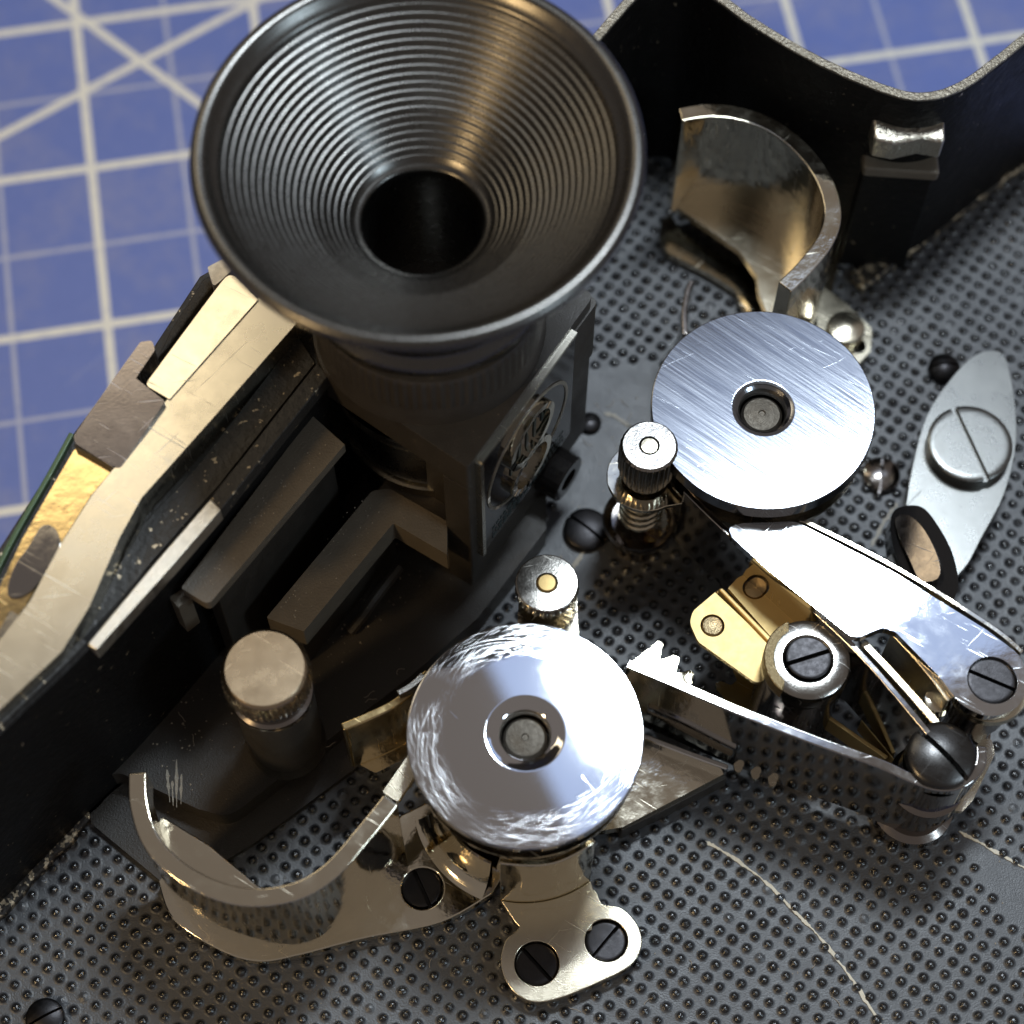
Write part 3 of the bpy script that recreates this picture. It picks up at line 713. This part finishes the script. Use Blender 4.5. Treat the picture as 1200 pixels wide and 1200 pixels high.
# ------------------------------------------------------------------ lower film guide
lg = thing('film_guide', 'curved nickel film guide open toward the black base, at the lower left', 'film guide', (*at(300, 1085, 0), 0), 'curved film guides')
top = spline(P([(161, 905), (163, 945), (180, 990), (222, 1028), (280, 1050), (340, 1046), (385, 1022), (425, 978), (458, 937)], 2.2), 8)
bm = NB(); band(bm, top, .19, lambda s: .2 + 1.55 * max(0, min(1, (.2 - s) / .12)), 2.2, .5)
obj('curved_wall', bm, M['nickel'], lg, .018, 2)
bm = NB(); slab(bm, [top[9:38] + P([(318, 1046), (302, 1037), (245, 990), (190, 956)], 1.5)], 1.4, 1.5); obj('shelf', bm, M['nickel'], lg, .02)
ins = spline(P([(185, 1034), (203, 1078), (256, 1113), (302, 1127), (352, 1119), (425, 1100), (516, 1081), (576, 1048)], .22), 6)
inn = P([(600, 1010), (560, 985), (520, 930), (470, 955), (420, 1010), (392, 1060), (330, 1085), (268, 1068), (226, 1025), (205, 1010)], .22)
screwholes = [circ(at(495, 1041, .22), .235, 28), circ(at(517, 1064, .22), .11, 16)]
bm = NB(); slab(bm, [ins + inn, circ(at(495, 1041, .22), .235, 28)], .08, .22)
obj('base_plate', bm, M['nickel'], lg, .02)
screw('screw', (494, 1040), .17, 22, 115, M['blued'], lg)
screw('screw', (437, 996), .32, 22, 160, M['blued'], lg)
sc_ = at(615.5, 859, 2.5)
# inclined fork running under the disc
a = P([(448, 928), (478, 885), (505, 845), (520, 870), (492, 900), (466, 940)], 1.6)
bm = NB(); slab(bm, [fillet(a, .03)], 1.5, 1.6); obj('guide_tongue', bm, M['nickel_satin'], lg, .02)

bm = NB(); rows = []
for q in np.linspace(R(192), R(248), 26):
    rows.append([bm.verts.new((sc_.x + r_ * math.cos(q), sc_.y + r_ * math.sin(q), z_)) for r_, z_ in ((1.26, .223), (1.20, .24), (1.13, .29), (1.07, .38), (1.02, .52), (.98, .75), (.95, .75), (.95, .2))])
for A_, B_ in zip(rows, rows[1:]):
    for k in range(len(A_) - 1): bm.faces.new((A_[k], B_[k], B_[k + 1], A_[k + 1]))
obj('flare', bm, M['nickel'], lg)
# golden shoe left of the polished disc
sh = thing('film_shoe', 'short curved gold-toned film shoe tucked under the left edge of the polished disc', 'film shoe', (*at(450, 880, .45), .45))
path = spline(P([(399, 849), (430, 836), (465, 818), (500, 785)], 1.9), 8)
bm = NB(); band(bm, path, .10, lambda s: .62 + .0 * s, 1.9, .2); obj('shoe_wall', bm, M['gilt'], sh, .03, 3)
bm = NB(); slab(bm, [fillet(P([(404, 886), (440, 905), (500, 875), (520, 820), (470, 850)], .65), .05)], .5, .62); obj('shoe_foot', bm, M['nickel'], sh, .02)
bm = NB(); band(bm, spline(P([(466, 812), (482, 803), (496, 790)], 2.05), 6), .07, 1.85, 2.05, .5); obj('serrated_edge', bm, M['chrome_worn'], sh, .01)

# two-screw bracket below the polished disc
gd = thing('sprocket_bracket', 'satin nickel bracket foot with two dark screws, below the polished disc', 'bracket', (*at(670, 1110, 0), 0))
hole1, hole2 = circ(at(629, 1129, .25), .245, 32), circ(at(710.5, 1102, .25), .235, 32)
ft = spline(P([(614, 1066), (660, 1062), (694, 1042), (706, 1059), (728, 1064), (747, 1084), (752, 1108), (738, 1132), (700, 1152), (655, 1170), (624, 1174), (600, 1160), (587, 1132), (592, 1103), (608, 1087)], .25), 5, True)
bm = NB(); slab(bm, [ft, hole1, hole2], .1, .25); obj('foot', bm, M['nickel_satin'], gd, .035, 3)
screw('screw', (629, 1130), .19, 23, 132 - 180, M['blued'], gd)
screw('screw', (710, 1103), .19, 22, -130 + 180, M['blued'], gd)
# its upright follows the drum
cS = at(615.5, 859, 2.5)
def angpx(px, py, z):
    d = at(px, py, z) - cS; return math.atan2(d.y, d.x)
q0, q1 = R(-103), R(-52)
arc = [cS + Vector((math.cos(q), math.sin(q))) * 1.17 for q in np.linspace(q0, q1, 14)]
bm = NB(); band(bm, arc, .07, lambda s: .2, lambda s: 1.75 + .03 * math.sin(s * 9), .5); obj('upright', bm, M['nickel'], gd, .015)
bm = NB(); slab(bm, [[p + (p - cS) * .03 for p in arc] + P([(698, 1050), (694, 1090), (626, 1104), (604, 1082)], .25)], .1, .247); obj('neck', bm, M['nickel_satin'], gd, .02)

# triangular foot to the right of the polished disc
tf = thing('nickel_bracket', 'pointed nickel foot between the polished disc and the curved arm', 'bracket', (*at(790, 900, 0), 0))
bm = NB(); slab(bm, [fillet(P([(700, 838), (760, 864), (852, 897), (850, 906), (730, 968), (690, 975)], .45), .03)], .25, lambda x, y: .42 + .05 * (y + 3.9))
obj('foot_plate', bm, M['nickel'], tf, .03)
bm = NB(); band(bm, spline(P([(745, 858), (800, 880), (853, 899)], .62), 5), .07, .3, .62, .5); obj('foot_lip', bm, M['mirror'], tf, .02)
bm = NB(); band(bm, spline(P([(728, 968), (790, 938), (852, 906)], .45), 5), .05, .02, .34, .5); obj('foot_wall', bm, M['black'], tf, .01)

# ------------------------------------------------------------------ thumb nuts
n1 = at(641, 683, 2.45)
tn = thing('thumb_nut', 'small knurled thumb nut on a nickel tab at the top edge of the polished disc', 'nut', (n1.x, n1.y, 0), 'knurled thumb nuts')
bm = NB(); lathe(bm, n1, [(0, 2.24), (.31, 2.24), (.345, 2.26), (.35, 2.40), (.335, 2.44), (.32, 2.45), (.12, 2.45), (.115, 2.40)], 240, knurl=(24, .07, 2.25, 2.41)); obj('nut', bm, M['chrome_worn'], tn)
bm = NB(); lathe(bm, n1, [(.112, 2.2), (.112, 2.42), (.09, 2.46), (0, 2.465)], 32); obj('stud', bm, M['brass'], tn)
bm = NB(); slab(bm, [fillet(P([(606, 740), (608, 700), (625, 665), (660, 665), (676, 690), (678, 745), (640, 790)], 2.0), [.02, .2, .25, .25, .2, .02, .02])], 1.92, 2.0); obj('tab', bm, M['nickel'], tn, .02)
bm = NB(); lathe(bm, n1, [(.2, 0), (.2, 1.93)], 32); lathe(bm, n1, [(.14, 1.99), (.14, 2.25)], 24); obj('post', bm, M['dark_steel'], tn)

n2 = at(761, 522, 2.55)
sp = thing('spring_post', 'knurled thumb nut on a coil spring post at the lower left of the brushed disc', 'nut', (n2.x, n2.y, 0), 'knurled thumb nuts')
bm = NB(); lathe(bm, n2, [(0, 1.86), (.27, 1.86), (.30, 1.95), (.33, 2.08), (.33, 2.47), (.315, 2.52), (.29, 2.55), (.115, 2.55), (.11, 2.5)], 240, knurl=(28, .05, 2.06, 2.49)); obj('nut', bm, M['chrome_worn'], sp)
bm = NB(); lathe(bm, n2, [(.105, 2.4), (.105, 2.52), (.09, 2.545), (0, 2.55)], 32); obj('stud', bm, M['nickel_satin'], sp)
wz = 1.78
wo = circ(n2, .44, 40)
bm = NB(); slab(bm, [fillet([n2 + Vector((.44 * math.cos(q), .44 * math.sin(q))) for q in np.linspace(R(60), R(300), 20)] + P([(800, 590), (806, 572)], wz), 0)], wz - .06, wz); obj('washer_plate', bm, M['nickel'], sp, .015)
bm = NB()
tube(bm, [(n2.x + .225 * math.cos(q), n2.y + .225 * math.sin(q), 0.70 + (q / (2 * math.pi)) * .15) for q in np.linspace(0, 2 * math.pi * 6.8, 130)], .036, 8); obj('coil_spring', bm, M['nickel_satin'], sp)
bm = NB(); lathe(bm, n2, [(.24, .30), (.34, .35), (.42, .48), (.44, .62), (.425, .67), (.39, .65), (.33, .6), (.2, .59), (0, .59)], 64); obj('spring_cup', bm, M['dark_steel'], sp)
bm = NB(); lathe(bm, n2, [(.3, 0), (.26, .15), (.24, .3)], 40); lathe(bm, n2, [(.1, .5), (.1, 2.2)], 24); obj('post', bm, M['dark_steel'], sp)

# ------------------------------------------------------------------ upper film guide
ug = thing('film_guide', 'curved gold-reflecting film guide open to the left, above the brushed disc', 'film guide', (*at(880, 330, 0), 0), 'curved film guides')
top = spline(P([(797, 134), (832, 129), (868, 133), (905, 147), (940, 174), (966, 210), (976, 248), (968, 280), (944, 312), (920, 336)], 2.5), 8)
bm = NB(); band(bm, top, .20, lambda s: .55 - .45 * max(0, min(1, (s - .05) / .2)), 2.5, .5)
obj('curved_wall', bm, M['nickel'], ug, .018, 2)
bm = NB(); slab(bm, [top + P([(900, 372), (889, 345), (886, 322), (866, 293), (825, 265), (786, 239)], .62)], .5, .62); obj('shelf', bm, M['nickel_satin'], ug, .03)
bpx = [(775, 258), (786, 250), (800, 275), (850, 305), (884, 318), (900, 330), (930, 300), (985, 290), (975, 345), (930, 400), (880, 395), (862, 340), (830, 320), (782, 296), (772, 280)]
bm = NB(); slab(bm, [fillet(P(bpx, .16), .12)], .03, .16); obj('base_plate', bm, M['nickel'], ug, .03)
bm = NB(); slab(bm, [fillet(P([(955, 330), (985, 350), (1022, 385), (1020, 412), (1000, 432), (960, 420)], .2), .15), circ(at(1005, 405, .2), .11, 20)], .05, .2); obj('foot', bm, M['nickel_satin'], ug, .03)
c = at(992, 382, .45); bm = NB(); lathe(bm, c, [(.24, .15), (.24, .4), (.22, .44), (.1, .47), (0, .47)], 40); obj('stud', bm, M['nickel_satin'], ug)
fin = thing('upright_blade', 'thin dark upright blade poking out at the top left of the brushed disc', 'blade', (*at(806, 380, 0), 0))
bm = NB(); band(bm, spline(P([(803, 392), (802, 365), (806, 340), (811, 328)], 1.4), 5), .07, .1, 1.4, .5); bm2 = bm
obj('blade', bm, M['dark_steel'], fin, .03, 3)

# ------------------------------------------------------------------ straight arm with its upright rail
ZA = 2.2
sa = thing('gate_arm', 'straight polished arm with glaring white reflection, right of the brass plate', 'arm', (*at(1010, 720, 0), 0))
ah = circ(at(1163, 797, ZA), .268, 36)
ao = fillet(P([(853, 618), (870, 613), (932, 611), (950, 620), (1050, 672), (1156, 738), (1196, 768), (1208, 800), (1192, 832), (1158, 842), (1126, 826), (1100, 792), (1050, 741), (1034, 735), (1008, 747), (996, 745), (900, 668), (858, 630)], ZA),
            [.08, .2, .2, .2, 0, .3, .35, .35, .35, .35, .4, .1, .12, .2, .1, .1, 0, .08])
bm = NB(); slab(bm, [ao, ah], ZA - .13, ZA); obj('arm_plate', bm, M['mirror'], sa, .035, 3)
screw('screw', (1162, 797), ZA - .05, 26, -25, M['blued'], sa, slot=.17)
rail = spline(P([(803, 572), (850, 618), (930, 690), (1010, 765), (1090, 858)], ZA - .1), 8)
bm = NB(); band(bm, rail, .07, .75, ZA - .14, .5); obj('rail', bm, M['dark_mirror'], sa, .015)
rail2 = spline(P([(1012, 750), (1050, 790), (1100, 846)], ZA - .15), 6)
bm = NB(); band(bm, rail2, .10, 1.5, ZA - .2, .5); obj('rail_edge', bm, M['nickel_satin'], sa, .02)
rail3 = spline(P([(1045, 742), (1080, 780), (1112, 822)], ZA - .15), 6)
bm = NB(); band(bm, rail3, .05, .9, ZA - .12, .5); obj('inner_web', bm, M['nickel_satin'], sa, .015)
bm = NB(); band(bm, spline(P([(937, 609), (955, 616), (1054, 667), (1160, 733), (1198, 764)], ZA - .04), 6), .05, 1.85, ZA - .04, .5); obj('arm_edge', bm, M['nickel'], sa, .015)
pc = at(1163, 797, ZA)
bm = NB(); lathe(bm, pc, [(.30, ZA - .28), (.42, ZA - .27), (.43, ZA - .24), (.42, ZA - .15), (.3, ZA - .14)], 56); obj('washer', bm, M['nickel_satin'], sa)
bm = NB(); lathe(bm, pc, [(.34, .02), (.34, .5), (.28, .55), (.28, 1.3), (.33, 1.35), (.33, ZA - .27)], 48); obj('post', bm, M['dark_steel'], sa)
c = at(1098, 822, 1.7); bm = NB(); lathe(bm, c, [(.1, .5), (.12, 1.6), (.16, 1.65), (.14, 1.75), (0, 1.78)], 32); obj('link_pin', bm, M['nickel'], sa)

# ------------------------------------------------------------------ curved arm (band on edge, wrapped round its pivot)
ZB = 1.95
ca = thing('pivot_arm', 'long dark mirror band on edge wrapped round a big slotted pivot screw', 'arm', (*at(1090, 960, 0), 0))
bpth = spline(P([(735, 777), (800, 804), (870, 834), (960, 869), (1030, 894), (1068, 911), (1100, 921), (1128, 917), (1148, 898), (1150, 874)], ZB), 8)
bm = NB(); band(bm, bpth, .11, lambda s: .35 + .45 * max(0, (s - .6)), ZB, .5); obj('band', bm, M['dark_mirror'], ca, .025, 3)
pv = at(1104, 886, 2.05)
screw('pivot_screw', (1104, 884), 2.02, 36.5, -49, M['screw_head'], ca, h=.16, dome=.08, slot=.17, skirt=.2)
bm = NB(); lathe(bm, pv, [(.44, .0), (.46, .15), (.46, .3), (.38, .34), (.36, .9), (.42, .95), (.42, 1.2), (.37, 1.25), (.37, 1.8)], 64); obj('pivot_post', bm, M['dark_steel'], ca)
bm = NB(); slab(bm, [fillet(P([(1148, 868), (1162, 864), (1166, 884), (1140, 938), (1128, 951), (1115, 950), (1109, 936), (1136, 890)], .9), .06)], .82, .9); obj('tail_tab', bm, M['nickel_satin'], ca, .02)
bm = NB(); slab(bm, [fillet(P([(1022, 928), (1030, 918), (1052, 925), (1060, 938), (1046, 935)], 1.0), .02)], .92, 1.0); obj('stop_tab', bm, M['mirror'], ca, .015)

# ------------------------------------------------------------------ toothed claws
tc1 = thing('toothed_claw', 'bright white-reflecting toothed claw by the right edge of the polished disc', 'claw', (*at(770, 785, 0), 0), 'toothed film claws')
bm = NB(); slab(bm, [fillet(P([(738, 778), (772, 751), (777, 754), (772, 775), (790, 768), (796, 771), (791, 790), (808, 785), (814, 789), (808, 806), (860, 840), (850, 852), (780, 838)], .55), .03)], .44, .55); obj('claw', bm, M['nickel'], tc1, .03, 3)
for k in range(3):
    x, y = 858 + 20 * k, 893 + 8.2 * k
    bm = NB(); slab(bm, [fillet(P([(x, y - 10), (x + 13, y - 5), (x + 12, y + 9), (x + 8, y + 13), (x + 3, y + 10)], .42), .035)], .34, .42); obj('claw_tooth', bm, M['nickel'], tc1, .015)
bm = NB(); slab(bm, [P([(846, 872), (925, 905), (925, 912), (846, 880)], .43)], .33, .43); obj('claw_bar', bm, M['dark_steel'], tc1, .01)
tc2 = thing('toothed_claw', 'grey toothed claw plate half hidden under the brass plate', 'claw', (*at(870, 815, 0), 0), 'toothed film claws')
bm = NB(); slab(bm, [fillet(P([(838, 800), (844, 798), (857, 803), (864, 797), (857, 782), (880, 790), (930, 800), (940, 850), (900, 845), (852, 822), (840, 808)], .6), .03)], .52, .6); obj('claw', bm, M['nickel_satin'], tc2, .015)
claw_reflection = thing('toothed_claw', 'gold-toned two-pronged solid standing for reflected claw teeth, between the boss post and the arm rail', 'claw', (*at(1020, 820, 0), 0), 'toothed film claws')  # reflection of the teeth, built here as a solid
bm = NB(); slab(bm, [fillet(P([(1008, 815), (1020, 792), (1040, 812), (1053, 836), (1033, 828), (1028, 832), (1024, 848), (1010, 838)], .7), .03)], .62, .7); obj('claw', bm, M['brass'], claw_reflection, .015)
bm = NB(); band(bm, P([(1012, 842), (1050, 888)], .75), .07, .4, .75, .5); band(bm, P([(968, 838), (1040, 888)], .75), .05, .4, .75, .5); obj('claw_rail', bm, M['brass'], claw_reflection, .01)

# ------------------------------------------------------------------ brass plate and boss post
bpz = 1.45
br = thing('brass_plate', 'bright brass plate with a folded ridge and two dull rivets', 'plate', (*at(870, 730, 0), 0))
def fold(x, y):
    a, b_ = at(848, 688, bpz), at(908, 757, bpz); d = (b_ - a).normalized(); q = abs((Vector((x, y)) - a).dot(Vector((-d.y, d.x))))
    return bpz
r1h, r2h = circ(at(884, 690, bpz), .135, 24), circ(at(835, 733, bpz), .135, 24)
lobeL = fillet(P([(838, 694), (812, 716), (808, 730), (818, 752), (885, 800), (905, 797), (912, 764)], bpz), [0, .15, .2, .15, .1, .1, 0])
lobeR = fillet(P([(853, 690), (864, 678), (882, 669), (900, 673), (914, 690), (944, 735), (925, 772)], bpz), [0, .15, .25, .2, .2, .05, 0])
bm = NB(); slab(bm, [lobeL, r2h], bpz - .07, bpz); obj('lobe', bm, M['brass'], br, .02)
bm = NB(); slab(bm, [lobeR, r1h], bpz - .05, bpz + .02); obj('lobe', bm, M['brass'], br, .02)
bm = NB(); slab(bm, [P([(838, 694), (845, 690), (920, 766), (912, 772)], bpz - .15)], bpz - .3, bpz - .12); slab(bm, [P([(841, 692), (846, 690), (920, 765), (914, 769)], bpz)], bpz - .2, bpz + .05); obj('ridge', bm, M['brass'], br, .02)
for i, (x, y) in enumerate(((884, 690), (835, 733))):
    c = at(x, y, bpz); bm = NB(); lathe(bm, c, [(.12, bpz - .1), (.12, bpz - .02), (.105, bpz + .0), (.05, bpz + .015), (0, bpz + .018)], 32); obj('rivet', bm, M['rivet'], br)
bc = at(947, 772, 1.95)
bs = thing('boss_post', 'round nickel boss with grimy left edge and a dark slotted screw, on the brass plate', 'post', (bc.x, bc.y, 0))
bm = NB(); lathe(bm, bc, [(.26, 1.7), (.26, 1.93), (.28, 1.95), (.40, 1.95), (.455, 1.92), (.475, 1.87), (.475, 1.7)], 80); obj('cap_ring', bm, M['chrome_worn'], bs)
prof = [(.475, 1.7)]
for k in range(12): prof += [(.46, 1.68 - k * .13), (.47, 1.63 - k * .13)]
prof += [(.46, .05), (.5, 0)]
bm = NB(); lathe(bm, bc, prof, 64); obj('sleeve', bm, M['dark_steel'], bs)
gq = [bc + Vector((math.cos(q), math.sin(q))) * .478 for q in np.linspace(R(112), R(232), 16)] + [bc + Vector((math.cos(q), math.sin(q))) * .36 for q in np.linspace(R(225), R(120), 8)]
bm = NB(); slab(bm, [gq], 1.72, 1.955); obj('grime_patch', bm, M['grime'], bs, .02)
screw('screw', (948, 770), 1.92, 25, 18, M['blued'], bs, slot=.2)

# ------------------------------------------------------------------ lever at the right
lv = thing('lever', 'flat satin grey lever with a large slotted screw, at the right', 'lever', (*at(1135, 540, 0), 0))
lo = spline(P([(1160, 411), (1176, 416), (1184, 440), (1190, 480), (1190, 525), (1176, 580), (1150, 630), (1128, 668), (1085, 700), (1060, 640), (1062, 592), (1072, 535), (1086, 488), (1108, 452), (1138, 419)], .55), 5, True)
bm = NB(); slab(bm, [lo], .38, .55); obj('lever_plate', bm, M['lever'], lv, .04, 3)
screw('screw', (1137, 519), .74, 51, 108, M['lever'], lv, h=.07, slot=.15, skirt=.15)
bm = NB(); lathe(bm, at(1137, 522, .4), [(.3, 0), (.3, .5)], 32); obj('pivot', bm, M['dark_steel'], lv)
# glossy bent handle
hd = thing('finger_tab', 'glossy black oval finger tab tilted beside the straight arm and grey lever', 'handle', (*at(1090, 690, 0), 0))
hp = spline(P([(1046, 602), (1056, 592), (1080, 596), (1100, 622), (1116, 655), (1122, 690), (1110, 706), (1080, 690), (1060, 660), (1048, 630)], 1.25), 6, True)
bm = NB(); slab(bm, [hp], lambda x, y: .75 + .38 * (x - hp[0].x) + .12 * (y - hp[0].y), lambda x, y: 1.15 + .38 * (x - hp[0].x) + .12 * (y - hp[0].y)); obj('tab', bm, M['gloss_black'], hd, .12, 5)
hp2 = spline(P([(1050, 606), (1062, 602), (1078, 616), (1092, 642), (1100, 668), (1096, 682), (1078, 680), (1066, 654), (1056, 630)], 1.27), 6, True)
bm = NB(); slab(bm, [hp2], lambda x, y: .9 + .38 * (x - hp2[0].x), lambda x, y: 1.20 + .38 * (x - hp2[0].x)); obj('tab_face', bm, M['dark_steel'], hd, .03, 3)
bm = NB(); slab(bm, [fillet(P([(1060, 640), (1120, 690), (1110, 715), (1050, 690), (1035, 660)], .9), .1)], .02, 1.0); obj('tab_root', bm, M['black'], hd, .05)

# ------------------------------------------------------------------ loose-standing screws in the floor plate
def plate_screw(px, rpx, ang, label, z=.1, m='blued', dome=.05):
    c = at(*px, z); bm = NB(); screw_head(bm, c, z, rpx / 95, R(ang - 90), .08, dome, .14, .1)
    bmesh.ops.translate(bm, verts=bm.verts, vec=(-c.x, -c.y, 0))
    o = obj('plate_screw', bm, M[m], sharp=40); o.location = (c.x, c.y, 0)
    tag(o, label, 'screw', 'slotted screws in the dimpled floor plate')
plate_screw((687, 619), 26, -40, 'large dark slotted screw in the smooth floor patch beside the spring post')
plate_screw((691, 495), 14, 20, 'small dark screw head in the smooth floor patch behind the viewfinder', z=.05)
plate_screw((1033, 555), 22, 82, 'grey slotted screw just right of the brushed disc', m='dark_steel')
plate_screw((1107, 430), 19, 5, 'dark domed screw left of the grey lever\'s tip', dome=.09)
plate_screw((52, 1192), 20, 30, 'worn screw at the bottom left corner of the dimpled floor')

# ------------------------------------------------------------------ dust and lint lying about (nobody could count it)
bm = NB()
def speck(px, py, z, r):
    c = at(px, py, z); q0 = random.random() * 6
    vs = [bm.verts.new((c.x + r * random.uniform(.5, 1.2) * math.cos(q0 + k * 2 * math.pi / 5), c.y + r * random.uniform(.5, 1.2) * math.sin(q0 + k * 2 * math.pi / 5), z + .002)) for k in range(5)]
    top_ = bm.verts.new((c.x, c.y, z + r * .8))
    for k in range(5): bm.faces.new((vs[k - 1], vs[k], top_))
    bm.faces.new(vs[::-1])
for _ in range(170):
    u = random.random(); v = random.random()
    x = 175 + 330 * u; y = 900 - 260 * u + 60 * v * (1 - u) + random.uniform(-60, 40)
    if y < 960 and (x > 250 or y < 930) and y > 960 - 1.15 * (x - 90): speck(x, y, .452, random.choice((.006, .008, .011, .016)))
for _ in range(60): t_ = random.random(); speck(330 + 110 * t_ + random.uniform(-14, 22), 715 - 130 * t_ + random.uniform(-12, 16), 1.752, random.choice((.005, .007, .01)))
for _ in range(60): t_ = random.random(); speck(235 + 140 * t_ + random.uniform(-8, 14), 690 - 175 * t_ + random.uniform(-8, 12), 3.002, random.choice((.005, .007, .009)))
for _ in range(120): speck(random.uniform(20, 1180), random.uniform(1000, 1195), .004, random.choice((.006, .008, .012)))
for _ in range(60): speck(random.uniform(655, 760), random.uniform(450, 660), .004, random.choice((.006, .009, .014)))
for _ in range(26):
    px, py = random.choice(((random.uniform(180, 470), random.uniform(790, 880)), (random.uniform(150, 1150), random.uniform(1120, 1190)), (random.uniform(670, 760), random.uniform(450, 640))))
    z = .46 if py < 890 and px < 480 else .012
    c = at(px, py, z); q = random.random() * 6; pts = []
    for k in range(7):
        pts.append((c.x, c.y, z + .008 * math.sin(k))); q += random.uniform(-.6, .6); c = c + Vector((math.cos(q), math.sin(q))) * .025
    tube(bm, pts, .0035, 4)
tag(obj('dust', bm, M['dust'], recalc=False), 'pale dust specks and lint scattered over the black base and dimpled floor', 'dust', kind='stuff')
for pts, z in (([(708, 484), (722, 489), (738, 500), (746, 503)], .012), ([(736, 497), (742, 508), (734, 514)], .012), ([(1022, 640), (1040, 606), (1052, 590)], .012), ([(672, 665), (690, 640), (700, 628)], .012)):
    pp = spline(P(pts, z), 8); A_, B_ = [], []
    for i, p in enumerate(pp):
        wd = .012 + .03 * random.random(); tt = (pp[min(i + 1, len(pp) - 1)] - pp[max(i - 1, 0)]).normalized(); nv = Vector((-tt.y, tt.x))
        A_.append(p + nv * wd); B_.append(p - nv * wd * random.random())
    bm = NB(); slab(bm, [A_ + B_[::-1]], -.01, .009); obj('paint_chip', bm, M['wear'], body)
